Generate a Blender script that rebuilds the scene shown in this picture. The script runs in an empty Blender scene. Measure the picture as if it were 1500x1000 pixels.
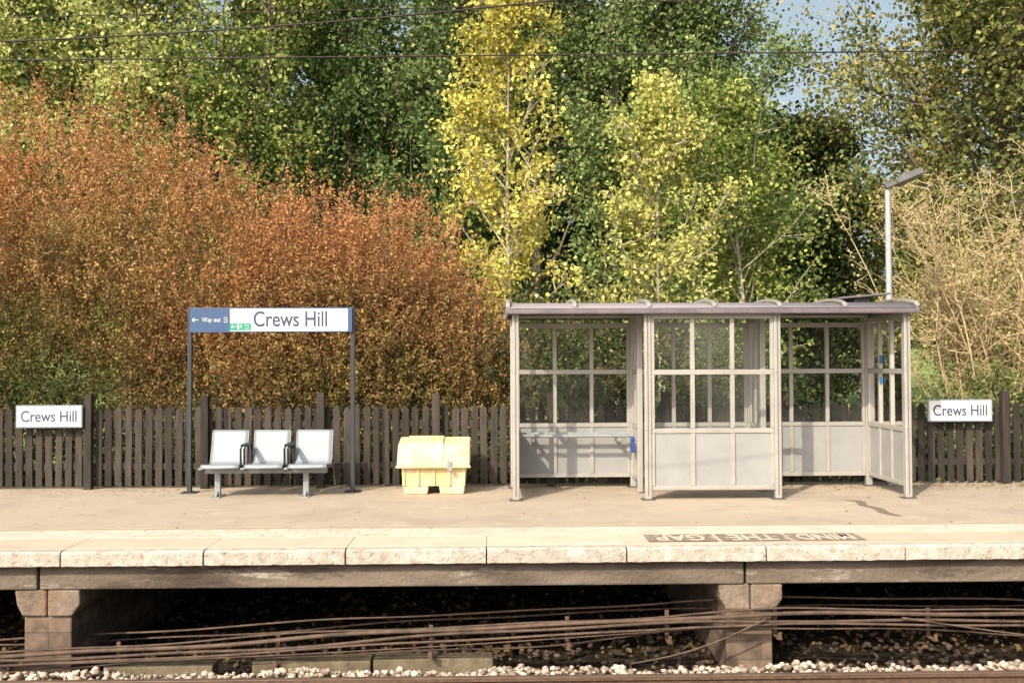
import bpy, math, numpy as np, random
from mathutils import Vector, Matrix
rng=np.random.default_rng(7); random.seed(5)
S=bpy.context.scene
S.view_settings.view_transform='Standard'; S.view_settings.look='None'; S.view_settings.exposure=0

# ---------------------------------------------------------------- camera / light
cd=bpy.data.cameras.new("camera"); cam=bpy.data.objects.new("camera",cd); S.collection.objects.link(cam)
cd.lens=35; cd.sensor_width=36; cd.clip_end=5000; cd.clip_start=.05
cam.matrix_world=Matrix.Translation((0,0,1.61))@Matrix.Rotation(math.radians(-1.15),4,'Z')@Matrix.Rotation(math.radians(91.375),4,'X')@Matrix.Rotation(math.radians(-0.23),4,'Z')
S.camera=cam
sun_el=math.radians(36); az=math.radians(32)
to_sun=Vector((-math.sin(az)*math.cos(sun_el),-math.cos(az)*math.cos(sun_el),math.sin(sun_el)))
sd=bpy.data.lights.new("sun",'SUN'); sd.energy=4.9; sd.angle=math.radians(.5); sd.color=(1,.875,.67)
so=bpy.data.objects.new("sun",sd); S.collection.objects.link(so)
so.rotation_euler=to_sun.to_track_quat('Z','Y').to_euler(); so.location=(-10,-10,20)
W=bpy.data.worlds.new("World"); S.world=W; W.use_nodes=True
nt=W.node_tree; bg=nt.nodes['Background']; sky=nt.nodes.new('ShaderNodeTexSky'); sky.sky_type='NISHITA'; sky.sun_disc=False
sky.sun_elevation=sun_el; sky.sun_rotation=math.atan2(to_sun.x,to_sun.y); sky.dust_density=6; sky.air_density=1.0; sky.ozone_density=.8
hs=nt.nodes.new('ShaderNodeHueSaturation'); hs.inputs['Saturation'].default_value=.62; hs.inputs['Value'].default_value=1.4; hs.inputs['Hue'].default_value=.475
nt.links.new(sky.outputs[0],hs.inputs['Color']); nt.links.new(hs.outputs[0],bg.inputs[0]); bg.inputs[1].default_value=.15

# ---------------------------------------------------------------- material helpers
def newmat(name):
    m=bpy.data.materials.new(name); m.use_nodes=True; n=m.node_tree.nodes; l=m.node_tree.links
    return m,n,l,n['Principled BSDF']
def mat(name,c1,c2=None,scale=5,rough=.7,metal=0,bump=0,bscale=60,detail=6,island=0,spec=.3,c3=None,s3=1.0,t3=(.55,.7),stretch=None,c4=None,s4=3,t4=(.6,.64)):
    m,n,l,p=newmat(name)
    p.inputs['Roughness'].default_value=rough; p.inputs['Metallic'].default_value=metal
    p.inputs['Specular IOR Level'].default_value=spec
    tc=n.new('ShaderNodeTexCoord'); vec=tc.outputs['Object']
    if stretch:
        mp=n.new('ShaderNodeMapping'); mp.inputs['Scale'].default_value=stretch; l.new(vec,mp.inputs[0]); vec=mp.outputs[0]
    if c2 is None: c2=tuple(x*.75 for x in c1)
    no=n.new('ShaderNodeTexNoise'); no.inputs['Scale'].default_value=scale; no.inputs['Detail'].default_value=detail; no.inputs['Roughness'].default_value=.65
    l.new(vec,no.inputs[0])
    r=n.new('ShaderNodeValToRGB'); r.color_ramp.elements[0].position=.35; r.color_ramp.elements[1].position=.65
    r.color_ramp.elements[0].color=(*c2,1); r.color_ramp.elements[1].color=(*c1,1)
    l.new(no.outputs[0],r.inputs[0]); col=r.outputs[0]
    for (cc,ss,tt) in ((c3,s3,t3),(c4,s4,t4)):
        if cc:
            n3=n.new('ShaderNodeTexNoise'); n3.inputs['Scale'].default_value=ss; n3.inputs['Detail'].default_value=8; n3.inputs['Roughness'].default_value=.7
            l.new(vec,n3.inputs[0])
            r3=n.new('ShaderNodeMapRange'); r3.inputs[1].default_value=tt[0]; r3.inputs[2].default_value=tt[1]; l.new(n3.outputs[0],r3.inputs[0])
            mx=n.new('ShaderNodeMix'); mx.data_type='RGBA'; l.new(r3.outputs[0],mx.inputs[0]); l.new(col,mx.inputs[6]); mx.inputs[7].default_value=(*cc,1); col=mx.outputs[2]
    if island:
        g=n.new('ShaderNodeNewGeometry'); mr=n.new('ShaderNodeMapRange'); mr.inputs[3].default_value=1-island; mr.inputs[4].default_value=1+island
        l.new(g.outputs['Random Per Island'],mr.inputs[0])
        h=n.new('ShaderNodeHueSaturation'); l.new(mr.outputs[0],h.inputs['Value']); l.new(col,h.inputs['Color']); col=h.outputs[0]
    l.new(col,p.inputs['Base Color'])
    if bump:
        nb=n.new('ShaderNodeTexNoise'); nb.inputs['Scale'].default_value=bscale; nb.inputs['Detail'].default_value=5; l.new(tc.outputs['Object'],nb.inputs[0])
        b=n.new('ShaderNodeBump'); b.inputs['Strength'].default_value=bump; b.inputs['Distance'].default_value=.02
        l.new(nb.outputs[0],b.inputs['Height']); l.new(b.outputs[0],p.inputs['Normal'])
    return m
def flat(name,c,rough=.5,metal=0): return mat(name,c,tuple(x*.9 for x in c),scale=8,rough=rough,metal=metal)

def leafmat(name,trans=.3):
    m,n,l,p=newmat(name); n.remove(p); out=n['Material Output']
    a=n.new('ShaderNodeAttribute'); a.attribute_name='Col'
    d=n.new('ShaderNodeBsdfDiffuse'); t=n.new('ShaderNodeBsdfTranslucent')
    l.new(a.outputs['Color'],d.inputs[0]); l.new(a.outputs['Color'],t.inputs[0])
    m1=n.new('ShaderNodeMixShader'); m1.inputs[0].default_value=trans; l.new(d.outputs[0],m1.inputs[1]); l.new(t.outputs[0],m1.inputs[2])
    l.new(m1.outputs[0],out.inputs[0]); return m
LEAF=leafmat("leaf")
BARK=mat("bark",(.20,.17,.13),(.09,.075,.055),scale=8,rough=.9,bump=.6,bscale=40)
PALEBARK=mat("pale_bark",(.46,.42,.34),(.26,.23,.18),scale=10,rough=.8)
TANBARK=mat("tan_twig",(.56,.44,.26),(.36,.28,.17),scale=6,rough=.8)
RUSTTWIG=mat("brown_twig",(.20,.13,.09),(.12,.08,.055),scale=6,rough=.8)

# ---------------------------------------------------------------- mesh helpers
def empty(name,loc=(0,0,0)):
    o=bpy.data.objects.new(name,None); o.empty_display_size=.2; o.location=loc; S.collection.objects.link(o); return o
def mesh_np(name,V,F,m,parent=None,cols=None,smooth=False):
    me=bpy.data.meshes.new(name); V=np.asarray(V,np.float32).reshape(-1,3); F=np.asarray(F,np.int32); k=F.shape[1]
    me.vertices.add(len(V)); me.vertices.foreach_set('co',V.ravel())
    me.loops.add(F.size); me.loops.foreach_set('vertex_index',F.ravel())
    me.polygons.add(len(F)); me.polygons.foreach_set('loop_start',np.arange(0,F.size,k,dtype=np.int32))
    if smooth: me.polygons.foreach_set('use_smooth',np.ones(len(F),bool))
    if cols is not None:
        a=me.color_attributes.new('Col','FLOAT_COLOR','POINT')
        a.data.foreach_set('color',np.asarray(cols,np.float32).ravel())
    me.update(calc_edges=True); me.materials.append(m)
    o=bpy.data.objects.new(name,me); S.collection.objects.link(o)
    if parent: o.parent=parent
    return o
class MB:
    def __init__(s): s.v=[]; s.f=[]
    def box(s,x0,x1,y0,y1,z0,z1,M=None):
        b=len(s.v); P=[(x0,y0,z0),(x1,y0,z0),(x1,y1,z0),(x0,y1,z0),(x0,y0,z1),(x1,y0,z1),(x1,y1,z1),(x0,y1,z1)]
        if M: P=[tuple(M@Vector(p)) for p in P]
        s.v+=P; s.f+=[tuple(b+i for i in q) for q in ((0,3,2,1),(4,5,6,7),(0,1,5,4),(1,2,6,5),(2,3,7,6),(3,0,4,7))]; return s
    def prism(s,poly,axis,a0,a1,taper=None):
        b=len(s.v); n=len(poly)
        for a in (a0,a1):
            for (u,v) in poly: s.v.append({'x':(a,u,v),'y':(u,a,v),'z':(u,v,a)}[axis])
        s.f.append(tuple(range(b,b+n))[::-1]); s.f.append(tuple(range(b+n,b+2*n)))
        for i in range(n): j=(i+1)%n; s.f.append((b+i,b+j,b+n+j,b+n+i))
        return s
    def tube(s,pts,r,n=8,caps=True):
        pts=[Vector(p) for p in pts]; b=len(s.v); k=len(pts)
        rs=r if isinstance(r,(list,tuple)) else [r]*k
        for i,p in enumerate(pts):
            t=(pts[min(i+1,k-1)]-pts[max(i-1,0)]).normalized()
            u=t.cross(Vector((0,0,1)) if abs(t.z)<.9 else Vector((1,0,0))).normalized(); w=t.cross(u)
            for j in range(n):
                a=2*math.pi*j/n; s.v.append(tuple(p+(u*math.cos(a)+w*math.sin(a))*rs[i]))
        for i in range(k-1):
            for j in range(n): s.f.append((b+i*n+j,b+i*n+(j+1)%n,b+(i+1)*n+(j+1)%n,b+(i+1)*n+j))
        if caps: s.f.append(tuple(range(b,b+n))); s.f.append(tuple(range(b+(k-1)*n,b+k*n))[::-1])
        return s
    def build(s,name,m,parent=None,bevel=0,smooth=False,seg=2):
        me=bpy.data.meshes.new(name); me.from_pydata(s.v,[],s.f); me.update(); me.materials.append(m)
        import bmesh
        bm=bmesh.new(); bm.from_mesh(me); bmesh.ops.recalc_face_normals(bm,faces=bm.faces); bm.to_mesh(me); bm.free()
        if smooth: me.polygons.foreach_set('use_smooth',[True]*len(me.polygons))
        o=bpy.data.objects.new(name,me); S.collection.objects.link(o)
        if parent: o.parent=parent
        if bevel:
            md=o.modifiers.new('b','BEVEL'); md.width=bevel; md.segments=seg; md.limit_method='ANGLE'; md.angle_limit=math.radians(40)
        return o
def text(s,size,loc,rot,m,parent,align='CENTER',name='lettering',ex=.0015,sx=1,offset=0):
    c=bpy.data.curves.new(name,'FONT'); c.body=s; c.size=size; c.extrude=ex; c.align_x=align; c.align_y='CENTER'; c.offset=offset
    o=bpy.data.objects.new(name,c); S.collection.objects.link(o); o.location=loc; o.rotation_euler=rot; o.scale=(sx,1,1); c.materials.append(m); o.parent=parent; return o

# ---------------------------------------------------------------- foliage helpers
_K=rng.normal(size=(10,3)); _PH=rng.uniform(0,6.28,10)
def nz(P,s=1.0):
    v=np.zeros(len(P))
    for i in range(10): v+=np.sin((P@_K[i])*s*(1+.25*i)+_PH[i])/(1+.15*i)
    return v/4.5
def norm(a): return a/np.maximum(np.linalg.norm(a,axis=1,keepdims=True),1e-6)
def leaf_mesh(name,P,L,Wd,cols,parent,m=LEAF,up=.3,sat=.93):
    n=len(P); N=rng.normal(size=(n,3)); N[:,2]+=up; N[:,1]-=.3; N=norm(N)
    A=norm(np.cross(N,rng.normal(size=(n,3)))); B=np.cross(N,A)
    s=(.55+.8*rng.random(n))[:,None]
    a=A*L*.5*s; b=B*Wd*.5*s
    V=np.stack([P-a,P+b-a*.15,P+a,P-b-a*.15],1)
    F=np.arange(4*n).reshape(n,4)
    lum=cols@np.array([.3,.6,.1]); cols=lum[:,None]+(cols-lum[:,None])*sat
    C=np.ones((n,4,4)); C[:,:,:3]=np.clip(cols,0,.8)[:,None,:]
    return mesh_np(name,V,F,m,parent,C)
def palette(pal,t):
    pal=np.array(pal); k=len(pal)-1; t=np.clip(t,0,.9999)*k; i=t.astype(int); f=(t-i)[:,None]
    return pal[i]*(1-f)+pal[i+1]*f
def seg_mesh(name,segs,m,parent,n=5):
    segs=np.array(segs,float)
    p0=segs[:,0:3]; p1=segs[:,3:6]; t=norm(p1-p0); ref=np.where(np.abs(t[:,2:3])<.9,np.array([[0,0,1.]]),np.array([[1.,0,0]]))
    u=norm(np.cross(t,ref)); w=np.cross(t,u); k=len(segs); V=np.zeros((k,2,n,3))
    for j in range(n):
        a=2*math.pi*j/n; d=u*math.cos(a)+w*math.sin(a)
        V[:,0,j]=p0+d*segs[:,6:7]; V[:,1,j]=p1+d*segs[:,7:8]
    base=(np.arange(k)*2*n)[:,None]; F=[]
    for j in range(n): F.append(base+np.array([[j,(j+1)%n,n+(j+1)%n,n+j]]))
    return mesh_np(name,V,np.concatenate(F),m,parent,smooth=True)
def path(p,d,length,k,r0,r1,bend,wob,segs):
    pts=[np.array(p,float)]; d=np.array(d,float); d/=np.linalg.norm(d)
    for i in range(k):
        d=d+np.array(bend)/k+rng.normal(size=3)*wob; d/=np.linalg.norm(d)
        q=pts[-1]+d*length/k
        segs.append([*pts[-1],*q,r0+(r1-r0)*i/k,r0+(r1-r0)*(i+1)/k]); pts.append(q)
    return pts,d
def tree(name,base,H,prof,nb,leafL,nleaf,pal,tr=.12,h0=.15,elev=(.3,.9),sig=.25,bark=BARK,lean=(0,0),lm=LEAF,sub=5,noise_s=.5,tmid=.5,subl=.45,wf=.75,jit=.25):
    root=empty(name,base); segs=[]; cl=[]
    b=np.zeros(3)
    tp,_=path(b,(lean[0],lean[1],1),H,12,tr,tr*.12,(0,0,.2),.025,segs)
    tp=np.array(tp)
    for i in range(nb):
        h=h0+(1-h0)*(i+rng.random())/nb; h=min(h,.985); idx=h*12; a=int(idx); f=idx-a; p=tp[a]*(1-f)+tp[a+1]*f
        R=np.interp(h,[q[0] for q in prof],[q[1] for q in prof])*rng.uniform(.5,1.15)
        th=rng.uniform(0,6.283); el=rng.uniform(*elev)
        d=(math.cos(th)*math.cos(el),math.sin(th)*math.cos(el),math.sin(el))
        pts,dd=path(p,d,R/math.cos(el)*.95,5,tr*.42*(1-h*.75),.008,(0,0,.35),.12,segs)
        for q in pts[2:]: cl.append(q)
        for s in range(sub):
            q=pts[rng.integers(1,6)]
            th2=th+rng.normal()*1.0; d2=(math.cos(th2),math.sin(th2),rng.uniform(-.2,1.1))
            p2,_=path(q,d2,R*subl*rng.uniform(.5,1.2),3,.014,.004,(0,0,.2),.15,segs)
            cl+=p2[1:]
    cl=np.array(cl); wgt=rng.random(len(cl))**1.5; wgt/=wgt.sum()
    ci=rng.choice(len(cl),nleaf,p=wgt); P=cl[ci]+rng.normal(size=(nleaf,3))*sig*np.array([1,1,.8])
    t=tmid+.28*nz(cl+np.array(base),noise_s)[ci]+rng.normal(size=nleaf)*.18+(rng.random(len(cl))-.5)[ci]*.3
    C=palette(pal,t)*(1+rng.normal(size=(nleaf,1))*jit).clip(.4,1.8)
    seg_mesh("trunk_and_limbs",segs,bark,root); leaf_mesh("foliage",P,leafL,leafL*wf,C,root,lm)
    return root
def bush(name,lobes,ntw,lpt,leafL,colf,parent=None,tw=(.25,.7),bump=.2,twigm=RUSTTWIG,zmin=-1.0,scat=.045,lm=LEAF,twigseg=.35,noise=.55,nsc=2.6,upw=.75):
    root=empty(name,(0,0,0)) if parent is None else parent
    lobes=np.array(lobes,float); ar=(lobes[:,3]*lobes[:,5]); pr=ar/ar.sum()
    k=rng.choice(len(lobes),ntw,p=pr); L=lobes[k]
    D=rng.normal(size=(ntw,3)); D[:,1]-=.55; D[:,2]+=.15; D=norm(D)
    rad=rng.uniform(.45,1.0,ntw)**.6
    P=L[:,:3]+D*L[:,3:6]*rad[:,None]*(1+bump*nz(L[:,:3]+D*L[:,3:6],1.5))[:,None]
    ok=(P[:,2]>zmin)&(nz(P,nsc)>-noise); P=P[ok]; D=D[ok]; m=len(P)
    T=norm(D*.6+np.array([0,0,upw])+rng.normal(size=(m,3))*.35); ln=rng.uniform(*tw,m)*np.where(rng.random(m)<.10,1.9,1)
    s=rng.random((m,lpt))**.8; Q=P[:,None,:]+T[:,None,:]*(s*ln[:,None])[:,:,None]+rng.normal(size=(m,lpt,3))*scat*(1.25-s)[:,:,None]
    Q=Q.reshape(-1,3); tid=np.repeat(np.arange(m),lpt)
    C=colf(Q,rng.random(m)[tid])
    sel=rng.random(m)<twigseg; E=P+T*ln[:,None]
    segs=np.concatenate([P[sel],E[sel],np.full((sel.sum(),1),.006),np.full((sel.sum(),1),.002)],1)
    seg_mesh("twigs",segs,twigm,root,3)
    leaf_mesh("foliage",Q,leafL,leafL*.6,C,root,lm)
    return root

# ================================================================= TERRAIN
def tz(x,y):
    z=np.where(y<8.7,-1.13,-1.2)
    z=np.where(y>13.2,-1.2+np.clip((y-13.2)/3.5,0,1)*1.0,z)
    z=z+np.clip((y-20)/60,0,1)*3.6
    return z
xs=np.concatenate([np.linspace(-1500,-40,12),np.linspace(-30,30,61),np.linspace(40,1500,12)])
ys=np.concatenate([np.linspace(-1500,-20,8),np.linspace(-10,30,81),np.linspace(34,120,30),np.linspace(160,2500,12)])
X,Y=np.meshgrid(xs,ys); Z=tz(X,Y)+np.where(Y>9.2,.05*np.sin(X*1.7+Y)+.04*np.sin(Y*2.3-X*.8),0)*np.where(Y<13,.7,1)
V=np.stack([X,Y,Z],-1).reshape(-1,3); nx=len(xs); ny=len(ys)
I=(np.arange(ny-1)[:,None]*nx+np.arange(nx-1)[None,:]).ravel()
gm,n,l,p=newmat("ground_grass_and_soil"); p.inputs['Roughness'].default_value=.95; p.inputs['Specular IOR Level'].default_value=.1
g=n.new('ShaderNodeNewGeometry'); sx=n.new('ShaderNodeSeparateXYZ'); l.new(g.outputs['Position'],sx.inputs[0])
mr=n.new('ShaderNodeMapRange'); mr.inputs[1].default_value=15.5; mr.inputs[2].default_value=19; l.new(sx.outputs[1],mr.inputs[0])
n1=n.new('ShaderNodeTexNoise'); n1.inputs['Scale'].default_value=.6; n1.inputs['Detail'].default_value=8; l.new(g.outputs['Position'],n1.inputs[0])
ra=n.new('ShaderNodeValToRGB'); ra.color_ramp.elements[0].color=(.14,.20,.06,1); ra.color_ramp.elements[1].color=(.30,.36,.13,1); ra.color_ramp.elements[0].position=.3; ra.color_ramp.elements[1].position=.7; l.new(n1.outputs[0],ra.inputs[0])
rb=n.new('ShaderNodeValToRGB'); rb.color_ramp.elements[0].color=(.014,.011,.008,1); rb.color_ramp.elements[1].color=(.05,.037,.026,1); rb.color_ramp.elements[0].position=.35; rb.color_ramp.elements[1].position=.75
n2=n.new('ShaderNodeTexNoise'); n2.inputs['Scale'].default_value=7; n2.inputs['Detail'].default_value=8; l.new(g.outputs['Position'],n2.inputs[0]); l.new(n2.outputs[0],rb.inputs[0])
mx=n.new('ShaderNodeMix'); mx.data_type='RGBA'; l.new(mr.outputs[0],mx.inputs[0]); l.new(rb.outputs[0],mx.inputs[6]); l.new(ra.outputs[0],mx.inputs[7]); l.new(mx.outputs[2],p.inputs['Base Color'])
bb=n.new('ShaderNodeBump'); bb.inputs['Strength'].default_value=.8; bb.inputs['Distance'].default_value=.05; l.new(n2.outputs[0],bb.inputs['Height']); l.new(bb.outputs[0],p.inputs['Normal'])
mesh_np("ground",V,np.stack([I,I+1,I+nx+1,I+nx],1),gm,smooth=True)

# ================================================================= PLATFORM
ASPH=mat("faded_asphalt",(.50,.43,.335),(.38,.325,.255),scale=110,detail=3,rough=.95,bump=.45,bscale=160,spec=.1,c3=(.33,.285,.225),s3=.9,t3=(.48,.76),c4=(.57,.505,.41),s4=2.4,t4=(.56,.82))  # broad dark blotches: stains plus shadow patches painted into the colour
COPE=mat("coping_concrete",(.56,.485,.38),(.50,.425,.33),scale=2.2,rough=.9,bump=.3,bscale=90,island=.13,spec=.15,c3=(.40,.335,.26),s3=1.8,t3=(.55,.75),c4=(.36,.305,.24),s4=60,t4=(.58,.75))
NOSE=mat("worn_nosing_concrete",(.50,.46,.395),(.38,.345,.295),scale=12,rough=.85,bump=.7,bscale=50,island=.05,spec=.15,c3=(.24,.205,.165),s3=18,t3=(.52,.68),c4=(.58,.55,.49),s4=3,t4=(.55,.7))
TACT=mat("pale_brick_strip",(.60,.53,.43),(.52,.455,.37),scale=5,rough=.9,bump=.3,bscale=80,island=.08,spec=.15,c3=(.45,.39,.31),s3=1.6,t3=(.55,.75))
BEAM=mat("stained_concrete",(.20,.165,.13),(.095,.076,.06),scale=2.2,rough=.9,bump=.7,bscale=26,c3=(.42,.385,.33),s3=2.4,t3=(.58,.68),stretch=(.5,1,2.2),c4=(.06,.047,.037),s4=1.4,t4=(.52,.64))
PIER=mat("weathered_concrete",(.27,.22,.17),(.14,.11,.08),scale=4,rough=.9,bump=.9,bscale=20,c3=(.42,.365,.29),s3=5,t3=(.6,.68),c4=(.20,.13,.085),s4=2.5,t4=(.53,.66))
plat=empty("railway_platform")
MB().box(-30,30,9.952,13.6,-.16,0).build("asphalt_surface",ASPH,plat)
tb=MB(); 
for i in range(-75,75):
    for r in range(3):
        x0=i*.20+(.1 if r%2 else 0); tb.box(x0+.0015,x0+.1985,9.505+r*.148,9.505+r*.148+.1455,-.16,.001)
tb.build("brick_strip",TACT,plat,bevel=.002,seg=1)
MB().box(-30,30,9.50,9.9515,-.17,-.003).build("strip_bedding",TACT,plat)
cb=MB(); nb_=MB()
x=-3.79-1.245*12
random.seed(3)
for i in range(28):
    x0=x+i*1.245; dz=random.uniform(-.003,.003)
    cb.box(x0+.002,x0+1.243,8.965,9.499,-.145,dz)
    xa=x0+.006; xb=x0+1.239; k=20; b=len(nb_.v); yo=random.uniform(-.008,.008)
    for j in range(k+1):
        xx=xa+(xb-xa)*j/k; chip=random.uniform(0,.004)+(random.uniform(.006,.018) if random.random()<.10 else 0)
        if j in (0,k): chip+=random.uniform(0,.02)
        nb_.v+=[(xx,8.85+yo+random.uniform(-.001,.001),-.137+random.uniform(-.004,.002)),(xx,8.85+yo+random.uniform(-.001,.001),dz-.018-chip),(xx,8.868+yo+chip,dz-.003-chip*.2),(xx,8.963,dz-.002),(xx,8.963,-.137)]
    for j in range(k):
        q=b+j*5
        for a in range(5): c_=(a+1)%5; nb_.f.append((q+a,q+c_,q+5+c_,q+5+a))
    nb_.f.append(tuple(b+a for a in range(5))); nb_.f.append(tuple(b+k*5+a for a in range(5)))
cb.build("coping_slabs",COPE,plat,bevel=.003,seg=1)
nb_.build("nosing_blocks",NOSE,plat,bevel=.004,seg=1)
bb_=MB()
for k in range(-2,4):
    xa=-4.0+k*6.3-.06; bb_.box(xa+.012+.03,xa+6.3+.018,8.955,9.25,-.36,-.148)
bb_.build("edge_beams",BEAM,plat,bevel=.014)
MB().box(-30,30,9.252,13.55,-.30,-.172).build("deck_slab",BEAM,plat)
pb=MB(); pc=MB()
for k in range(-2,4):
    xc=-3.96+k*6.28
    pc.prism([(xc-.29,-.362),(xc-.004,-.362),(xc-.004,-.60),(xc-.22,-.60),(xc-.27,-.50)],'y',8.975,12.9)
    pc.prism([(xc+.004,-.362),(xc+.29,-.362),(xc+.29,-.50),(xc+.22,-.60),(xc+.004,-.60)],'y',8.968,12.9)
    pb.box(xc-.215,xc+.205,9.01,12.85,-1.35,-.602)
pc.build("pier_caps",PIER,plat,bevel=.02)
bm_,n,l,p=newmat("pier_block"); p.inputs['Roughness'].default_value=.9
tc=n.new('ShaderNodeTexCoord'); mp=n.new('ShaderNodeMapping'); mp.inputs['Rotation'].default_value=(math.radians(90),0,0); l.new(tc.outputs['Object'],mp.inputs[0])
br=n.new('ShaderNodeTexBrick'); br.inputs['Scale'].default_value=1; br.inputs['Brick Width'].default_value=.44; br.inputs['Row Height'].default_value=.15; br.inputs['Mortar Size'].default_value=.005
br.inputs['Color1'].default_value=(.17,.12,.085,1); br.inputs['Color2'].default_value=(.10,.072,.055,1); br.inputs['Mortar'].default_value=(.07,.06,.05,1)
l.new(mp.outputs[0],br.inputs[0])
nn=n.new('ShaderNodeTexNoise'); nn.inputs['Scale'].default_value=6; nn.inputs['Detail'].default_value=8; l.new(tc.outputs['Object'],nn.inputs[0])
mr=n.new('ShaderNodeMapRange'); mr.inputs[1].default_value=.3; mr.inputs[2].default_value=.7; mr.inputs[3].default_value=.45; mr.inputs[4].default_value=1.6; l.new(nn.outputs[0],mr.inputs[0])
h=n.new('ShaderNodeHueSaturation'); l.new(mr.outputs[0],h.inputs['Value']); l.new(br.outputs[0],h.inputs['Color']); l.new(h.outputs[0],p.inputs['Base Color'])
pb.build("block_piers",bm_,plat,bevel=.015)
LINE=mat("worn_yellow_paint",(.64,.53,.30),(.54,.46,.35),scale=20,rough=.9,c3=(.48,.42,.33),s3=30,t3=(.45,.55))
ml=MB(); x=-14
while x<14:
    ml.box(x,x+.42,10.02,10.045,.003,.0045); x+=.5
ml.build("yellow_dashes",LINE,plat)
# narrow dark streak laid on the asphalt
STREAK=mat("dark_streak",(.22,.185,.145),(.15,.125,.10),scale=14,rough=.95,bump=.4)
rp=MB()
for c0 in ([(4.22,11.75),(4.30,11.60),(4.22,11.3),(4.30,11.05),(4.24,10.75),(4.30,10.5)],):
    L_=[(a-.035-random.uniform(0,.03),b) for a,b in c0]; R_=[(a+.035+random.uniform(0,.03),b) for a,b in c0]
    rp.prism(L_[::-1]+R_,'z',.0025,.0042) if False else None
    for i in range(len(c0)-1): rp.prism([L_[i],R_[i],R_[i+1],L_[i+1]],'z',.0025,.0042)
rp.build("surface_streak",STREAK,plat)
DARKP=mat("dark_paint_patch",(.23,.195,.155),(.17,.145,.115),scale=9,rough=.9,c3=(.44,.37,.29),s3=10,t3=(.50,.62))
CREAMP=mat("cream_paint",(.66,.59,.46),(.52,.455,.355),scale=15,rough=.9)
dp=MB(); dp.box(1.42,2.06,9.07,9.44,.006,.0075); dp.box(2.10,2.72,9.07,9.44,.006,.0075); dp.box(2.76,3.42,9.07,9.44,.006,.0075)
dp.build("marking_background",DARKP,plat)
for s_,xc_ in (("MIND",3.09),("THE",2.41),("GAP",1.74)):
    text(s_,.40,(xc_,9.255,.010),(0,0,math.pi),CREAMP,plat,ex=.0005,sx=.60 if s_!="MIND" else .53,name="marking_"+s_.lower(),offset=.006)
op=empty("opposite_platform"); MB().box(-30,30,-4,2.56,-1.2,0).build("slab",ASPH,op,bevel=.02)

# ================================================================= TRACK
RAIL=mat("rusty_rail",(.15,.095,.065),(.08,.05,.035),scale=20,rough=.7,metal=.1)
RAILT=mat("rail_head_steel",(.19,.135,.10),(.13,.09,.068),scale=8,rough=.5,metal=.3)
trk=empty("railway_track")
rb_=MB(); rt=MB()
for yc in (8.17,6.70,4.75,3.28):
    rb_.prism([(yc-.07,-1.075),(yc+.07,-1.075),(yc+.07,-1.06),(yc+.01,-1.04),(yc+.01,-.965),(yc+.034,-.95),(yc+.034,-.93),(yc-.034,-.93),(yc-.034,-.95),(yc-.01,-.965),(yc-.01,-1.04),(yc-.07,-1.06)],'x',-40,40)
    rt.box(-40,40,yc-.032,yc+.032,-.9295,-.918)
rb_.build("rails",RAIL,trk); rt.build("rail_heads",RAILT,trk,bevel=.003)
sl=MB()
for i in range(-50,50):
    for yc in (7.43,4.0): sl.box(i*.65,i*.65+.25,yc-1.25,yc+1.25,-1.2,-1.08)
sl.build("sleepers",mat("sleeper",(.25,.22,.18),rough=.9,bump=.4),trk,bevel=.02)
STONE=mat("ballast_stone",(.56,.47,.385),(.30,.235,.18),scale=5,rough=.9,island=.55,bump=.4)
phi=(1+5**.5)/2
ico=np.array([(-1,phi,0),(1,phi,0),(-1,-phi,0),(1,-phi,0),(0,-1,phi),(0,1,phi),(0,-1,-phi),(0,1,-phi),(phi,0,-1),(phi,0,1),(-phi,0,-1),(-phi,0,1)])/1.9
icf=np.array([(0,11,5),(0,5,1),(0,1,7),(0,7,10),(0,10,11),(1,5,9),(5,11,4),(11,10,2),(10,7,6),(7,1,8),(3,9,4),(3,4,2),(3,2,6),(3,6,8),(3,8,9),(4,9,5),(2,4,11),(6,2,10),(8,6,7),(9,8,1)])
def stones(name,P,size,m,parent=None,flatn=.75):
    n=len(P); V=ico[None]*(1+rng.uniform(-.28,.28,(n,12,1)))*rng.uniform(.6,1.25,(n,1,3))
    q=rng.normal(size=(n,4)); q/=np.linalg.norm(q,axis=1,keepdims=True); w,x,y,z=q.T
    R=np.stack([1-2*(y*y+z*z),2*(x*y-z*w),2*(x*z+y*w),2*(x*y+z*w),1-2*(x*x+z*z),2*(y*z-x*w),2*(x*z-y*w),2*(y*z+x*w),1-2*(x*x+y*y)],1).reshape(n,3,3)
    V=np.einsum('nij,nkj->nki',R,V); V[:,:,2]*=flatn; V*=size*rng.uniform(.45,1.15,(n,1,1)); V+=P[:,None,:]
    F=(icf[None]+np.arange(n)[:,None,None]*12).reshape(-1,3); return mesh_np(name,V,F,m,parent)
n_=10500
P=np.stack([rng.uniform(-7,9,n_),rng.uniform(7.5,8.80,n_),np.zeros(n_)],1)
P[:,2]=-1.09+.085*np.clip(1-np.abs(P[:,1]-8.58)/.22,0,1)+.018*np.sin(P[:,0]*3)+.014*np.sin(P[:,0]*7.3+1)+rng.normal(size=n_)*.014
P=P[(np.abs(P[:,1]-8.17)>.09)]
stones("ballast",P,.034,STONE,None)
n_=2600; P=np.stack([rng.uniform(-7,9,n_),8.72+rng.random(n_)**2*1.8,np.full(n_,-1.15)],1)
stones("loose_rubble",P,.035,mat("dark_rubble",(.10,.072,.052),(.04,.03,.023),rough=.95,island=.4),None)
n_=4000; P=np.stack([rng.uniform(-7,9,n_),rng.uniform(3,7.5,n_),np.full(n_,-1.1)],1); stones("ballast",P,.04,STONE,None)
TR=mat("mossy_concrete",(.19,.16,.105),(.10,.082,.055),scale=6,rough=.95,bump=.5)
tr=empty("cable_trough"); t_=MB()
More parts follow.
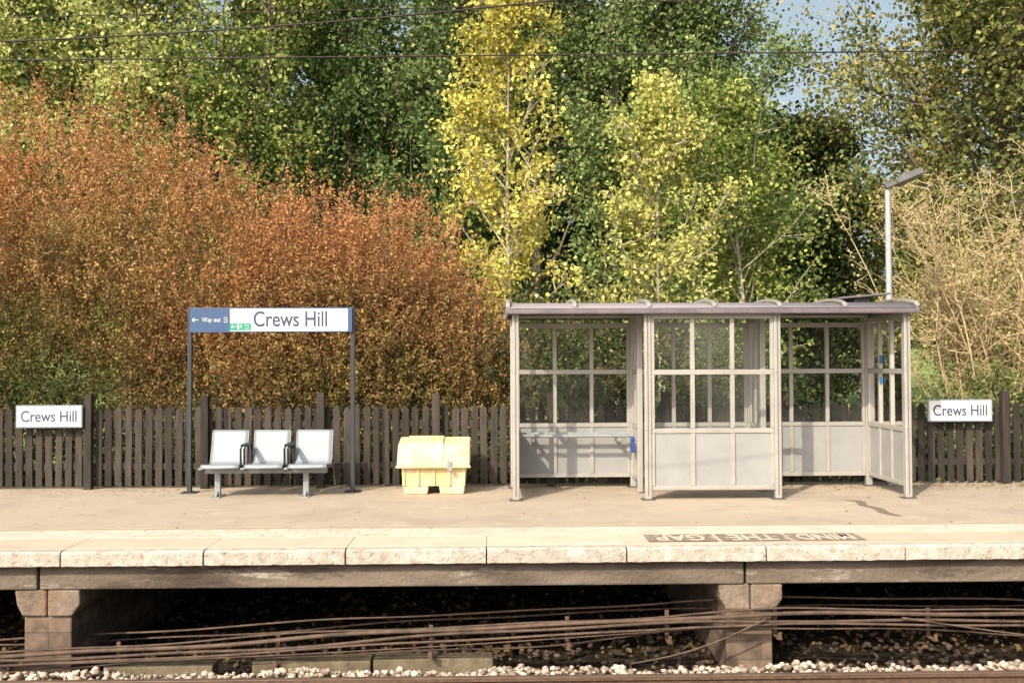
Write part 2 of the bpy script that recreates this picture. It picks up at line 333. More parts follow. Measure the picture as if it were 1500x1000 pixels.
for a,b,dy in ((-3.4,-2.45,-.05),(-2.12,-1.08,.0),(-1.06,.0,.02)): t_.box(a,b,8.86+dy,9.06+dy,-1.12,-.985+dy*.3)
t_.build("trough_lids",TR,tr,bevel=.012)
# cables
CAB=mat("dusty_cable",(.13,.088,.065),(.055,.038,.03),scale=7,rough=.75,island=.3)
cabs=empty("lineside_cables"); cm=MB()
def cz(x): return np.interp(x,[-9,-4.6,-2,0,1.8,2.6,5,10],[-.93,-.90,-.80,-.70,-.60,-.59,-.64,-.70])
spec=[(0,8.82,.020),(.024,8.85,.010),(-.045,8.80,.015),(-.085,8.79,.012),(-.15,8.83,.009),(.0,9.4,.010),(-.11,9.6,.010)]
for k,(off,yy,r) in enumerate(spec):
    ph=random.uniform(0,6); am=random.uniform(.008,.028)
    pts=[(x,yy+.01*math.sin(x*2+ph),float(cz(x))+off+am*math.sin(x*1.15+ph)+am*.5*math.sin(x*2.9+ph*2)) for x in np.linspace(-9,11,120)]
    cm.tube(pts,r,6)
for (xa,za,xb,zb) in ((-6,-.98,1.5,-.72),(1.2,-1.0,2.4,-.62),(3.6,-.62,6.5,-.9)):
    pts=[(xa+(xb-xa)*t,8.75,za+(zb-za)*t-.06*math.sin(t*3.14)) for t in np.linspace(0,1,24)]; cm.tube(pts,.007,5)
cm.build("cables",CAB,cabs,smooth=True)
RUST=mat("rust",(.15,.09,.065),(.08,.05,.035),scale=12,rough=.85)
bk=MB()
for x in (-5.6,-4.3,-3.3,-1.9,-.55,.66,1.55,2.52,3.9,5.2):
    z=float(cz(x)); bk.box(x-.018,x+.018,8.90,8.92,z-.20,z+.04); bk.box(x-.022,x+.022,8.75,8.90,z-.215,z-.202); bk.box(x-.015,x+.015,8.75,8.762,z-.20,z-.15)
bk.build("brackets",RUST,cabs,bevel=.003)

# ================================================================= FENCE
FEN=mat("creosoted_timber",(.060,.049,.042),(.028,.024,.021),scale=4,rough=.85,bump=.3,bscale=50,island=.45,stretch=(3,3,.5))
fen=empty("picket_fence"); fp=MB(); yf=13.35
x=-14.0; random.seed(11)
while x<15:
    h=1.085+random.uniform(-.016,.016); w=.088+random.uniform(-.004,.004); lean=random.uniform(-.009,.009)
    fp.prism([(x-w/2,.035),(x+w/2,.035),(x+w/2+lean,h-.05),(x+lean,h),(x-w/2+lean,h-.05)],'y',yf-.011,yf+.011)
    x+=.131+random.uniform(-.004,.004)
fp.build("pales",FEN,fen)
MB().box(-14,15,yf+.013,yf+.06,.25,.33).box(-14,15,yf+.013,yf+.06,.80,.88).build("rails",FEN,fen)
fq=MB()
for k in range(-6,15):
    x=-5.33+1.528*k; fq.box(x-.05,x+.05,yf-.118,yf-.013,-.0,1.245+random.uniform(-.02,.02))
fq.build("posts",FEN,fen,bevel=.006)

# ================================================================= SIGNS
WHITE=flat("sign_white",(.68,.69,.67),.35); NAVY=flat("sign_navy",(.055,.105,.21),.35); INK=flat("sign_ink",(.06,.08,.15),.5); GREEN=flat("sign_green",(.0,.30,.16),.4)
DKPOST=flat("dark_grey_post",(.05,.055,.06),.5,.3)
R90=(math.radians(90),0,0)
sg=empty("station_name_sign"); ys_=12.83
pst=MB(); 
for x in (-3.87,-1.79): pst.box(x-.028,x+.028,ys_-.02,ys_+.04,0,2.37)
pst.build("posts",DKPOST,sg,bevel=.006)
fb=MB()
for x in (-3.87,-1.79): fb.box(x-.10,x+.10,ys_-.09,ys_+.11,0.001,.012)
fb.build("base_plates",DKPOST,sg,bevel=.003)
x0,x1,z0,z1=-3.86,-1.79,2.045,2.36
MB().box(x0,x1,ys_-.05,ys_-.022,z0,z1).build("board_body",NAVY,sg,bevel=.004)
xw0=-3.345; xw1=-1.845
MB().box(xw0,xw1,ys_-.054,ys_-.051,z0+.015,z1-.015).build("white_panel",WHITE,sg)
yt=ys_-.0555
text("Crews Hill",.275,(-2.575,yt,2.205),R90,INK,sg,name="lettering_crews_hill",sx=.80,offset=.004)
text("Way out",.085,(-3.70,ys_-.053,2.205),R90,WHITE,sg,align='LEFT',name="lettering_way_out",sx=.78)
def arrow(mb,xc,zc,s,y):
    mb.box(xc-s*.45,xc+s*.5,y-.001,y,zc-s*.07,zc+s*.07)
    for sg_ in (1,-1):
        M=Matrix.Translation((xc-s*.5,0,zc))@Matrix.Rotation(sg_*math.radians(-42),4,'Y')
        mb.box(0,s*.5,y-.001-.0006,y-.0006,-s*.065,s*.065,M)
    return mb
arrow(MB(),-3.79,2.205,.075,ys_-.0515).build("arrow",WHITE,sg)
gi=MB(); gx=-3.40; ya_,yb_=ys_-.053,ys_-.051
gi.box(gx+.012,gx+.018,ya_,yb_,2.172,2.238); gi.box(gx-.018,gx+.0115,ya_,yb_,2.232,2.238); gi.box(gx-.018,gx+.0115,ya_,yb_,2.172,2.178); gi.box(gx-.024,gx-.0185,ya_,yb_,2.172,2.190); gi.box(gx-.024,gx-.0185,ya_,yb_,2.220,2.238); gi.box(gx-.026,gx+.004,ya_,yb_,2.202,2.208)
gi.build("exit_icon",WHITE,sg)
MB().box(xw0-.005,xw0+.265,yt-.0005,yt+.0005,2.072,2.16).build("green_panel",GREEN,sg)
yg=yt-.002
arrow(MB(),xw0+.045,2.116,.06,yg).build("green_arrow",WHITE,sg)
rm=MB(); cx=xw0+.13
rm.box(cx-.04,cx-.012,yg-.001,yg,2.085,2.148); rm.box(cx+.002,cx+.01,yg-.001,yg,2.138,2.147)
for (a,b,c_,d) in ((.004,2.135,-.004,2.112),(-.004,2.112,.012,2.098),(.012,2.098,.008,2.084),(-.004,2.112,-.008,2.096),(.004,2.132,.02,2.122),(.004,2.132,-.008,2.122)):
    rm.tube([(cx+.012+a,yg,b),(cx+.012+c_,yg,d)],.0035,4)
rm.build("running_figure",WHITE,sg)
text("Fire",.038,(xw0+.215,yg,2.134),R90,WHITE,sg,name="lettering_fire"); text("exit",.038,(xw0+.215,yg,2.098),R90,WHITE,sg,name="lettering_exit")
for (xc,zc,w) in ((-5.81,.965,.865),(6.245,.985,.87)):
    s_=empty("platform_name_sign")
    fr=MB(); y0=yf-.16
    fr.box(xc-w/2,xc+w/2,y0,y0+.022,zc-.148,zc+.148).build("frame",flat("sign_frame",(.25,.28,.33),.4),s_,bevel=.003)
    MB().box(xc-w/2+.018,xc+w/2-.018,y0-.004,y0-.001,zc-.13,zc+.13).build("face",WHITE,s_)
    MB().box(xc-.3,xc-.25,y0+.023,yf-.013,zc-.1,zc+.1).box(xc+.25,xc+.3,y0+.023,yf-.013,zc-.1,zc+.1).build("brackets",DKPOST,s_)
    text("Crews Hill",.205,(xc,y0-.006,zc-.005),R90,INK,s_,name="lettering_crews_hill",sx=.83,offset=.0025)

# ================================================================= BENCH
pm,n,l,p=newmat("perforated_steel"); out=n['Material Output']
p.inputs['Base Color'].default_value=(.26,.30,.33,1); p.inputs['Roughness'].default_value=.5; p.inputs['Metallic'].default_value=.1
tc=n.new('ShaderNodeTexCoord'); sp=n.new('ShaderNodeSeparateXYZ'); l.new(tc.outputs['Object'],sp.inputs[0])
def fr_(sock,pit,off=0):
    a=n.new('ShaderNodeMath'); a.operation='DIVIDE'; l.new(sock,a.inputs[0]); a.inputs[1].default_value=pit
    b=n.new('ShaderNodeMath'); b.operation='FRACT'; l.new(a.outputs[0],b.inputs[0]); c=n.new('ShaderNodeMath'); c.operation='SUBTRACT'; l.new(b.outputs[0],c.inputs[0]); c.inputs[1].default_value=.5
    d=n.new('ShaderNodeMath'); d.operation='POWER'; d.inputs[1].default_value=2; e=n.new('ShaderNodeMath'); e.operation='ABSOLUTE'; l.new(c.outputs[0],e.inputs[0]); l.new(e.outputs[0],d.inputs[0]); return d.outputs[0]
yz=n.new('ShaderNodeMath'); yz.operation='SUBTRACT'; l.new(sp.outputs[2],yz.inputs[0]); l.new(sp.outputs[1],yz.inputs[1])
ad=n.new('ShaderNodeMath'); ad.operation='ADD'; l.new(fr_(sp.outputs[0],.017),ad.inputs[0]); l.new(fr_(yz.outputs[0],.017),ad.inputs[1])
lt=n.new('ShaderNodeMath'); lt.operation='LESS_THAN'; l.new(ad.outputs[0],lt.inputs[0]); lt.inputs[1].default_value=.04
tp_=n.new('ShaderNodeBsdfTransparent'); mxs=n.new('ShaderNodeMixShader'); l.new(lt.outputs[0],mxs.inputs[0]); l.new(p.outputs[0],mxs.inputs[1]); l.new(tp_.outputs[0],mxs.inputs[2]); l.new(mxs.outputs[0],out.inputs[0])
GST=mat("grey_steel",(.30,.32,.335),(.23,.245,.255),rough=.5,metal=.1); BLK=flat("black_arm",(.02,.022,.025),.45)
bn=empty("platform_bench"); 
prof=[(12.20,.375),(12.215,.405),(12.25,.415),(12.40,.395),(12.56,.385),(12.615,.40),(12.645,.45),(12.70,.63),(12.74,.78),(12.755,.80),(12.775,.795)]
st=MB()
for xc in (-3.32,-2.79,-2.255):
    b=len(st.v); nst=8; hw=.225
    for (y,z) in prof:
        for i in range(nst+1):
            u=-1+2*i/nst; st.v.append((xc+u*hw,y,z))
    for a in range(len(prof)-1):
        for i in range(nst): q=b+a*(nst+1)+i; st.f.append((q,q+1,q+nst+2,q+nst+1))
so_=st.build("seats",pm,bn,smooth=True); sm=so_.modifiers.new('s','SOLIDIFY'); sm.thickness=.004
rim=MB()
for xc in (-3.32,-2.79,-2.255):
    for s in (-1,1): rim.tube([(xc+s*.226,y,z) for y,z in prof],.007,6)
    rim.tube([(xc-.226,12.775,.795),(xc+.226,12.775,.795)],.009,6); rim.tube([(xc-.226,12.20,.375),(xc+.226,12.20,.375)],.009,6)
rim.build("seat_rims",GST,bn,smooth=True)
arm=MB()
for x in (-3.055,-2.522):
    for dx in (-.022,.022):
        arm.tube([(x+dx,12.60,.40),(x+dx,12.63,.60),(x+dx,12.58,.635),(x+dx,12.32,.635),(x+dx,12.26,.60),(x+dx,12.27,.40),(x+dx,12.36,.34)],.013,8)
    arm.box(x-.03,x+.03,12.29,12.60,.643,.655)
arm.build("armrests",BLK,bn,smooth=False)
lg=MB(); lg.box(-3.55,-2.05,12.40,12.47,.29,.35)
for x in (-3.56,-3.05,-2.52,-2.06): lg.box(x-.025,x+.025,12.22,12.66,.352,.374)
for x in (-3.40,-2.31):
    lg.box(x-.035,x+.035,12.41,12.46,.012,.29); lg.box(x-.06,x+.06,12.28,12.60,0.0,.012)
    lg.prism([(12.33,.0122),(12.56,.0122),(12.48,.075),(12.40,.075)],'x',x-.012,x+.012)
lg.build("frame",GST,bn,bevel=.006)

# ================================================================= GRIT BIN
YEL=mat("sun_bleached_yellow_plastic",(.70,.57,.30),(.62,.49,.24),scale=3,rough=.6,bump=.15,bscale=25,c3=(.68,.60,.43),s3=3,t3=(.42,.68),c4=(.42,.34,.22),s4=7,t4=(.58,.76))
gb=empty("grit_bin")
def frustum(mb,x0,x1,y0,y1,z0,z1,t,ty=None):
    ty=t if ty is None else ty
    b=len(mb.v); mb.v+=[(x0+t,y0+ty,z0),(x1-t,y0+ty,z0),(x1-t,y1-ty,z0),(x0+t,y1-ty,z0),(x0,y0,z1),(x1,y0,z1),(x1,y1,z1),(x0,y1,z1)]
    mb.f+=[tuple(b+i for i in q) for q in ((0,3,2,1),(4,5,6,7),(0,1,5,4),(1,2,6,5),(2,3,7,6),(3,0,4,7))]; return mb
bd=MB(); frustum(bd,-1.145,-.325,12.50,13.04,.10,.36,.025)
frustum(bd,-1.12,-.80,12.518,13.03,0,.102,.015); frustum(bd,-.67,-.345,12.518,13.03,0,.102,.015)
bd.build("body",YEL,gb,bevel=.018,seg=3)
rb2=MB()
for x in (-1.11,-.93,-.735,-.54,-.36): frustum(rb2,x-.02,x+.02,12.492,12.54,.11,.35,.004)
rb2.build("body_ribs",YEL,gb,bevel=.006)
ld=MB(); ld.prism([(12.44,.35),(12.435,.385),(12.46,.42),(12.60,.60),(12.64,.625),(13.0,.685),(13.07,.66),(13.09,.35)],'x',-1.19,-.285)
ld.build("lid",YEL,gb,bevel=.03,seg=3)
lr=MB(); lr.prism([(12.425,.36),(12.448,.435),(12.595,.622),(12.64,.65),(12.98,.705),(12.98,.66),(12.62,.59),(12.47,.40),(12.45,.36)],'x',-1.08,-.62)
lr.build("lid_raised_panel",YEL,gb,bevel=.01)
MB().box(-1.205,-.27,12.42,12.47,.338,.368).build("lid_rim",YEL,gb,bevel=.01)
hp=MB(); hp.box(-.565,-.515,12.405,12.43,.33,.43); hp.box(-.56,-.50,12.385,12.404,.31,.35); hp.tube([(-.54,12.40,.31),(-.53,12.395,.27),(-.50,12.395,.27),(-.49,12.40,.31)],.007,6)
hp.build("hasp_and_padlock",GST,gb,bevel=.003)

# ================================================================= SHELTER
ALU=mat("brushed_aluminium",(.44,.43,.40),(.37,.36,.335),scale=3,rough=.42,metal=.3,spec=.5)
PAN=mat("grey_panel",(.315,.32,.32),(.275,.28,.28),scale=1.5,rough=.5,c3=(.235,.235,.23),s3=2,t3=(.52,.8))
gl,n,l,p=newmat("dusty_glass"); out=n['Material Output']
p.inputs['Base Color'].default_value=(.40,.42,.38,1); p.inputs['Roughness'].default_value=.6
tp_=n.new('ShaderNodeBsdfTransparent'); tp_.inputs[0].default_value=(.985,.99,.985,1); gg=n.new('ShaderNodeBsdfGlossy'); gg.inputs['Roughness'].default_value=.02
tc=n.new('ShaderNodeTexCoord'); nn=n.new('ShaderNodeTexNoise'); nn.inputs['Scale'].default_value=1.0; nn.inputs['Detail'].default_value=6; l.new(tc.outputs['Object'],nn.inputs[0])
mr=n.new('ShaderNodeMapRange'); mr.inputs[1].default_value=.42; mr.inputs[2].default_value=.66; mr.inputs[3].default_value=.01; mr.inputs[4].default_value=.10; l.new(nn.outputs[0],mr.inputs[0])
a1=n.new('ShaderNodeMixShader'); l.new(mr.outputs[0],a1.inputs[0]); l.new(tp_.outputs[0],a1.inputs[1]); l.new(p.outputs[0],a1.inputs[2])
fz=n.new('ShaderNodeFresnel'); fz.inputs[0].default_value=1.3
a2=n.new('ShaderNodeMixShader'); l.new(fz.outputs[0],a2.inputs[0]); l.new(a1.outputs[0],a2.inputs[1]); l.new(gg.outputs[0],a2.inputs[2]); l.new(a2.outputs[0],out.inputs[0])
rf,n,l,p=newmat("roof_polycarbonate"); out=n['Material Output']; p.inputs['Base Color'].default_value=(.40,.37,.41,1); p.inputs['Roughness'].default_value=.4
tr_=n.new('ShaderNodeBsdfTranslucent'); tr_.inputs[0].default_value=(.5,.48,.46,1); a1=n.new('ShaderNodeMixShader'); a1.inputs[0].default_value=.3; l.new(p.outputs[0],a1.inputs[1]); l.new(tr_.outputs[0],a1.inputs[2]); l.new(a1.outputs[0],out.inputs[0])
sh=empty("waiting_shelter")
fr=MB(); gp=MB(); lp=MB()
YF,YB=11.90,13.15; XS=(.28,1.86,3.42,4.99)
ZB,ZL,ZM,ZT=.16,.82,1.52,2.19
def pane_x(a,b,y,z0,z1):
    q=len(gp.v); gp.v+=[(a,y,z0),(b,y,z0),(b,y,z1),(a,y,z1)]; gp.f.append((q,q+1,q+2,q+3))
def pane_y(x,a,b,z0,z1):
    q=len(gp.v); gp.v+=[(x,a,z0),(x,b,z0),(x,b,z1),(x,a,z1)]; gp.f.append((q,q+1,q+2,q+3))
def wall_x(xa,xb,y,zb=ZB,cols=3,zt=ZT):
    a=xa+.042; b=xb-.042
    for z,h in ((zb,.05),(ZL,.055),(ZM,.06),(zt,.06)): fr.box(a,b,y-.022,y+.022,z-h/2,z+h/2)
    for i in range(0,cols+1):
        x=a+.02+(b-a-.04)*i/cols; w=.022 if 0<i<cols else .018
        for z0_,z1_ in ((zb+.026,ZL-.029),(ZL+.029,ZM-.031),(ZM+.031,zt-.031)): fr.box(x-w*1.15,x+w*1.15,y-.026,y+.026,z0_,z1_)
    lp.box(a+.002,b-.002,y-.006,y+.006,zb+.02,ZL-.02)
    pane_x(a+.002,b-.002,y,ZL+.02,zt-.02)
def wall_y(x,ya,yb,cols=3):
    a=ya+.042; b=yb-.042
    for z,h in ((ZB,.05),(ZL,.055),(ZM,.06),(ZT,.06)): fr.box(x-.022,x+.022,a,b,z-h/2,z+h/2)
    for i in range(0,cols+1):
        y=a+.02+(b-a-.04)*i/cols
        for z0_,z1_ in ((ZB+.026,ZL-.029),(ZL+.029,ZM-.031),(ZM+.031,ZT-.031)): fr.box(x-.026,x+.026,y-.022,y+.022,z0_,z1_)
    lp.box(x-.006,x+.006,a+.002,b-.002,ZB+.02,ZL-.02); pane_y(x,a+.002,b-.002,ZL+.02,ZT-.02)
for i in range(3): wall_x(XS[i],XS[i+1],YB,zt=2.13)
wall_x(XS[1],XS[2],YF,zb=.14)
wall_y(XS[0],YF,YB); wall_y(XS[3],YF,YB)
for x in (XS[1],XS[2]): wall_y(x,12.55,YB,2)
po=MB()
for x in XS:
    for y in (YF,YB): po.box(x-.04,x+.04,y-.04,y+.04,.012,2.225)
for x in (XS[1],XS[2]): po.box(x-.035,x+.035,12.51,12.59,.012,2.225)
po.build("posts",ALU,sh,bevel=.008)
gk=MB()
for x in XS:
    gk.box(x-.006,x+.006,YF-.0425,YF-.0405,.05,2.2)
    for z in (.25,.83,1.52,2.1): gk.box(x-.02,x-.012,YF-.046,YF-.041,z-.004,z+.004)
gk.build("gaskets",flat("dark_gasket",(.16,.15,.135),.7),sh)
pl=MB()
for x in XS:
    for y in (YF,YB): pl.box(x-.08,x+.08,y-.08,y+.08,.001,.012)
pl.build("base_plates",flat("base_plate_dark",(.12,.11,.10),.7),sh)
fr.build("frames",ALU,sh,bevel=.004,seg=1); lp.build("lower_panels",PAN,sh); gp.build("glazing",gl,sh)
DUSK=mat("grey_gutter",(.20,.175,.19),(.14,.125,.14),rough=.5,metal=.2)
MB().box(.16,5.10,11.74,11.80,2.215,2.275).box(.16,5.10,13.27,13.33,2.215,2.275).build("gutters",DUSK,sh,bevel=.012)
MB().box(.28,4.99,YF-.045,YF+.045,2.226,2.262).box(.28,4.99,YB-.045,YB+.045,2.226,2.262).build("top_rails",ALU,sh,bevel=.004)
yc=12.535; hw=.80; rise=.12
def vz(y): u=(y-yc)/hw; return 2.262+rise*math.sqrt(max(0,1-u*u*.98))
ry=[yc+hw*math.sin(-math.pi/2+math.pi*i/20)*.99 for i in range(21)]
rv=MB(); 
for x in (.17,5.09):
    for y in ry: rv.v.append((x,y,vz(y)))
for i in range(20): rv.f.append((i,i+1,21+i+1,21+i))
ro=rv.build("roof_sheet",rf,sh,smooth=True); m_=ro.modifiers.new('s','SOLIDIFY'); m_.thickness=.008
rr=MB()
for x in (.19,.98,1.86,2.64,3.42,4.20,5.07):
    w=.024 
    b=len(rr.v)
    for y in ry:
        z=vz(y)
        rr.v+=[(x-w,y,z+.010),(x+w,y,z+.010),(x+w,y,z+.045),(x-w,y,z+.045)]
    for i in range(20):
        q=b+i*4
        for a in range(4): c_=(a+1)%4; rr.f.append((q+a,q+c_,q+4+c_,q+4+a))
    rr.f.append((b,b+1,b+2,b+3)); rr.f.append((b+80,b+81,b+82,b+83))
rr.build("roof_ribs",ALU,sh,bevel=.004)
for x in (.19,5.07):
    ge=MB(); ge.prism([(y,vz(y)-.012) for y in ry]+[(ry[-1],2.225),(ry[0],2.225)],'x',x-.012,x+.012); ge.build("gable_end",ALU,sh)
SP=Matrix.Translation((4.65,12.5,2.46))@Matrix.Rotation(math.radians(-5),4,'Y')
MB().box(-.33,.33,-.2,.2,-.012,.012,SP).box(-.1,.1,-.08,.08,-.09,-.013,SP).build("roof_panel",DUSK,sh,bevel=.004)
pbn=MB()
for (a,b) in ((.33,1.82),):
    pbn.tube([(a,12.82,.70),(b,12.82,.70)],.022,8); pbn.tube([(a,12.93,.72),(b,12.93,.72)],.022,8)
    for x in (a+.2,b-.2): pbn.box(x-.015,x+.015,12.80,13.12,.63,.67)
pbn.tube([(2.0,12.82,.70),(3.3,12.82,.70)],.022,8); 
for x in (2.2,3.1): pbn.box(x-.015,x+.015,12.80,13.12,.63,.67)
pbn.build("perch_rail",GST,sh,smooth=False)
BLUE=flat("blue_plastic",(.03,.07,.25),.4)
MB().box(1.76,1.81,12.60,12.72,.50,.64).prism([(1.75,.642),(1.82,.642),(1.80,.70),(1.77,.70)],'y',12.62,12.70).build("blue_object",BLUE,sh,bevel=.01)  # small blue object of unknown kind beside the divider
PB2=flat("poster_blue",(.10,.26,.48),.4)
MB().box(4.972,4.975,12.60,12.72,1.62,1.72).box(4.972,4.975,12.60,12.72,1.36,1.44).build("notice",PB2,sh)

# ================================================================= LAMP
lm=empty("street_lamp"); LG=mat("galvanised_steel",(.40,.42,.44),(.33,.345,.36),rough=.5,metal=.2)
MB().tube([(5.33,13.24,0),(5.33,13.24,1.2),(5.33,13.24,1.21),(5.33,13.24,3.98)],[.06,.06,.042,.038],12).build("column",LG,lm,smooth=False)
hd=MB(); M=Matrix.Translation((5.33,13.20,4.0))@Matrix.Rotation(math.radians(-22),4,'Y')@Matrix.Rotation(math.radians(-10),4,'X')
hd.box(-.05,.14,-.035,.035,-.03,.03,M)
hb=len(hd.v); 
for (x,w,z0_,z1_) in ((.10,.07,-.035,.035),(.18,.14,-.045,.055),(.46,.13,-.04,.04)):
    hd.v+=[tuple(M@Vector(q)) for q in ((x,-w,z0_),(x,w,z0_),(x,w*.8,z1_),(x,-w*.8,z1_))]
for a in range(2):
    q=hb+a*4
    for c_ in range(4): d=(c_+1)%4; hd.f.append((q+c_,q+d,q+4+d,q+4+c_))
hd.f.append((hb,hb+1,hb+2,hb+3)); hd.f.append((hb+8,hb+9,hb+10,hb+11))
hd.build("lantern",mat("lantern_grey",(.13,.13,.13),rough=.5),lm,bevel=.006)

# ================================================================= WIRES
WIRE=flat("wire",(.05,.045,.04),.6,.4)
ow=empty("overhead_wires"); wm=MB()
wm.tube([(x,7.42,3.933+.0118*x) for x in np.linspace(-30,30,40)],.0058,6)
def mz(x): return 4.03+.0606*(x+3.6)+.0086*(x+3.6)*(x+1.62)
wm.tube([(x,7.42,mz(x)) for x in np.linspace(-9,14,60)],.007,6)
wm.tube([(x,7.9,4.36+.03*(x+4)+.001*x*x) for x in np.linspace(-12,14,40)],.004,5)
for x in (-3.53,5.6): wm.tube([(x,7.42,3.933+.0118*x),(x,7.42,mz(x))],.003,5)
wm.build("wires",WIRE,ow,smooth=True)

# ================================================================= VEGETATION
rust=np.array([[.26,.115,.045],[.46,.215,.085],[.62,.305,.125],[.62,.40,.15]])
grn=np.array([[.035,.06,.018],[.11,.14,.035],[.26,.27,.07]])
def rustcol(Q,r):
    n=len(Q); t=.5+.25*nz(Q,.9)+(r-.5)*.6+rng.normal(size=n)*.12
    a=palette(rust,t); b=palette(grn,t)
    g_=.50-(Q[:,2]-1.7)*.24+.55*nz(Q+5,.8)+rng.normal(size=n)*.22
    g_=g_+np.clip((-3.2-Q[:,0])*.10,-.16,.26)*np.where(Q[:,2]<4,1,.35)
    g_=np.clip(g_,0,.97)[:,None]
    c=a*(1-g_)+b*g_
    return c*(1+rng.normal(size=(n,1))*.22).clip(.4,1.7)
bush("hawthorn_bush",[(-10,16.5,2.4,2.6,2,3.1),(-7.1,16.4,2.8,2.3,2.0,2.7),(-8.2,15.6,2.1,1.8,1.3,2.5),(-5.3,16.2,2.7,1.5,1.8,2.6),(-4.3,16.0,2.4,1.2,1.6,2.2),(-6.3,15.3,1.6,2.0,1.0,2.2),(-4.2,15.3,1.2,1.4,.9,2.0)],8200,36,.043,rustcol,tw=(.25,.75),bump=.38,scat=.05)
bush("hawthorn_bush",[(-2.9,16.0,2.3,1.1,1.5,1.95),(-1.8,15.9,2.1,1.2,1.5,1.9),(-.95,15.8,1.6,.95,1.2,1.7),(-.3,15.6,1.0,.75,1.0,1.4),(-2.3,15.2,1.1,1.5,.9,1.8),(-3.3,15.4,1.4,1.0,.9,2.0)],5800,36,.043,rustcol,tw=(.25,.75),bump=.38,scat=.05)
def darkcol(Q,r):
    n=len(Q); t=.4+.3*nz(Q,1.2)+(r-.5)*.5; return palette([[.025,.04,.015],[.06,.08,.03],[.14,.13,.06],[.24,.19,.11]],t)*(1+rng.normal(size=(n,1))*.25).clip(.4,1.7)
bush("hedge",[(.8,15.2,.6,1.3,.8,1.9),(2.4,15.4,.6,1.3,.8,1.9),(3.7,15.5,.0,1.1,.8,1.5),(8.0,15.0,-.1,2.0,.7,1.1),(-3,14.6,-.2,3,.5,1.3),(-7,14.6,-.2,3,.5,1.3)],3600,28,.06,darkcol)
def undercol(Q,r):
    n=len(Q); t=.5+.3*nz(Q,1.2)+(r-.5)*.5; return palette([[.07,.11,.03],[.18,.23,.07],[.36,.38,.14]],t)
bush("undergrowth",[(5.8,14.6,-.4,1.2,.5,1.1),(7.4,14.6,-.1,1.5,.5,1.5),(9.8,14.6,-.1,1.5,.6,1.5)],1300,26,.06,undercol)
PG=[[.045,.085,.028],[.105,.17,.05],[.20,.28,.085],[.38,.44,.18]]
PY=[[.08,.125,.03],[.22,.28,.065],[.42,.46,.13],[.62,.60,.24]]
pp=[(0,1.2),(.2,2.3),(.5,2.6),(.8,1.9),(1,.6)]
pos=[(-12.5,25,PY,.66,15),(-9.3,26,PY,.66,16),(-6.3,25.5,PY,.42,15),(-3.6,27,PG,.55,16),(-1.2,26,PG,.5,15),(1.2,27.5,PG,.65,16),(3.2,26,PG,.65,15),(5.3,26.5,PG,.75,15),(6.7,27.5,PG,.7,12.6),(6.3,23.5,PG,.5,7.8)]
for (x,y,pl_,tm,H) in pos:
    tree("poplar_tree",(x,y,-.3),H,pp if H>13 else [(0,1),(.4,1.7),(.8,1.5),(1,.5)],50,.12,33000,pl_,tr=.2,h0=.06,elev=(.5,1.1),sig=.30,tmid=tm,sub=5)
YL=[[.30,.33,.06],[.56,.51,.09],[.74,.65,.14],[.78,.73,.30]]
YG=[[.13,.19,.04],[.30,.35,.08],[.58,.56,.14],[.74,.69,.26]]
tree("birch_tree",(.35,17.2,-.3),8.2,[(0,.5),(.3,1.15),(.5,1.35),(.8,.9),(1,.3)],46,.082,12500,YL,tr=.065,h0=.28,elev=(.4,1.0),sig=.13,bark=PALEBARK,tmid=.5,sub=6)
tree("birch_tree",(3.0,17.4,-.3),6.7,[(0,.6),(.4,1.35),(.65,1.15),(1,.25)],42,.078,13000,YG,tr=.055,h0=.28,elev=(.4,1.0),sig=.14,bark=PALEBARK,tmid=.62,sub=6)
tree("birch_tree",(5.0,19.2,-.3),7.2,[(0,.6),(.4,1.5),(.65,1.3),(1,.25)],38,.082,14000,YG,tr=.06,h0=.22,elev=(.5,1.0),sig=.2,bark=PALEBARK,tmid=.25,sub=5)
OK=[[.055,.08,.025],[.15,.18,.05],[.32,.31,.085],[.52,.35,.12]]
tree("oak_tree",(11.8,23,-.3),11.6,[(0,3.5),(.3,5.3),(.5,5.3),(.68,4.6),(.8,3.3),(1,1.5)],78,.115,105000,OK,tr=.38,h0=.16,elev=(.05,.55),sig=.33,tmid=.5,sub=9,subl=.38)
tree("oak_tree",(7.9,25,-.3),7.6,[(0,2.0),(.4,2.3),(.7,2.0),(1,.7)],44,.12,36000,[[.025,.04,.014],[.06,.08,.025],[.14,.16,.045]],tr=.2,h0=.1,elev=(.1,.7),sig=.33,tmid=.35,sub=6)  # shaded lower foliage: the shade is put into this dark leaf palette
sb=empty("bare_shrub",(7.95,15.2,-.6)); segs=[]; ends=[]
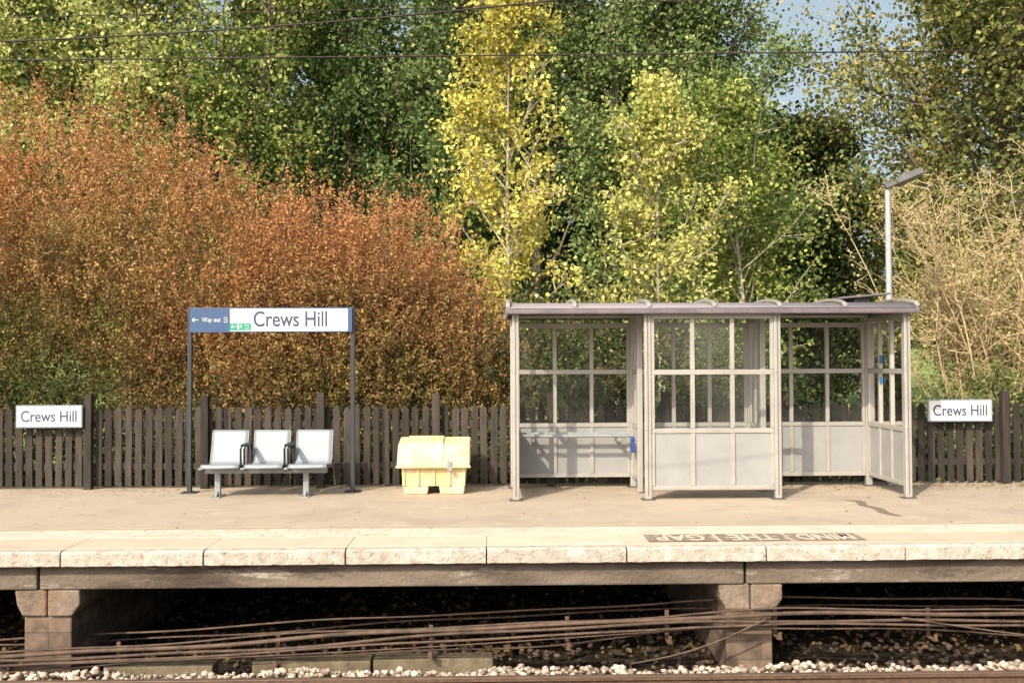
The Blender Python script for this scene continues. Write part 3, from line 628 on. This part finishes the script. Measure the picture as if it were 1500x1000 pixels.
for i in range(68):
    th=rng.uniform(0,6.28); out_=rng.uniform(.05,.42); d=(math.cos(th)*out_,math.sin(th)*out_*.8,1)
    L=rng.uniform(3.0,5.5); pts,_=path((rng.normal()*.5,rng.normal()*.25,0),d,L,9,.026,.006,(math.cos(th)*.12,math.sin(th)*.12,-.05),.08,segs)
    for j in range(13):
        q=pts[rng.integers(3,10)]; th2=rng.uniform(0,6.28); d2=(math.cos(th2)*.7,math.sin(th2)*.7,rng.uniform(.2,1.2))
        p2,_=path(q,d2,rng.uniform(.3,.8),4,.010,.004,(0,0,.1),.2,segs)
        for k in range(4):
            q2=p2[rng.integers(1,5)]; th3=rng.uniform(0,6.28); p3,_=path(q2,(math.cos(th3),math.sin(th3),rng.uniform(-.1,1)),rng.uniform(.15,.35),2,.006,.0035,(0,0,0),.2,segs); ends+=p3
seg_mesh("branches",segs,TANBARK,sb,4)
ends=np.array(ends); ci=rng.integers(0,len(ends),26000); P=ends[ci]+rng.normal(size=(26000,3))*.07
leaf_mesh("foliage",P,.05,.032,palette([[.18,.20,.07],[.42,.37,.15],[.60,.49,.24]],rng.random(26000)),sb)
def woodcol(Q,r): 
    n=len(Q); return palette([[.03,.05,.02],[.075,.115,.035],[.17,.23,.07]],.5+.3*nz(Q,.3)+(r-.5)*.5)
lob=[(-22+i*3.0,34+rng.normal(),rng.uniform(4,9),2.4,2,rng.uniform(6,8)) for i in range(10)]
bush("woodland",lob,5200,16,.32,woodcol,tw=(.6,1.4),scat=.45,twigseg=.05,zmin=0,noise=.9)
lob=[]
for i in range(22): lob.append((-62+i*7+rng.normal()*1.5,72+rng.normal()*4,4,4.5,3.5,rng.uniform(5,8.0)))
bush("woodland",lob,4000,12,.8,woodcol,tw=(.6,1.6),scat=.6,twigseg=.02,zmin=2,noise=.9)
# leaf litter
n_=2600; P=np.stack([rng.uniform(-8,8.5,n_),13.28-np.abs(rng.normal(size=n_))*.35,np.full(n_,.008)],1)
P2=np.stack([rng.uniform(-8,8.5,350),rng.uniform(9.6,13.2,350),np.full(350,.009)],1)
P=np.concatenate([P[:1300],P2,P[(P[:,0]>4.4)]])
leaf_mesh("fallen_leaves",P,.035,.024,palette([[.20,.11,.04],[.36,.24,.10],[.48,.38,.16]],rng.random(len(P))),None,up=8)
n_=9000; P=np.stack([rng.uniform(-8,9,n_),rng.uniform(9.6,14.2,n_),rng.uniform(-1.22,-1.10,n_)],1)
leaf_mesh("leaf_litter",P,.07,.05,palette([[.05,.03,.014],[.13,.085,.035],[.24,.17,.07]],rng.random(n_)),None,up=2)
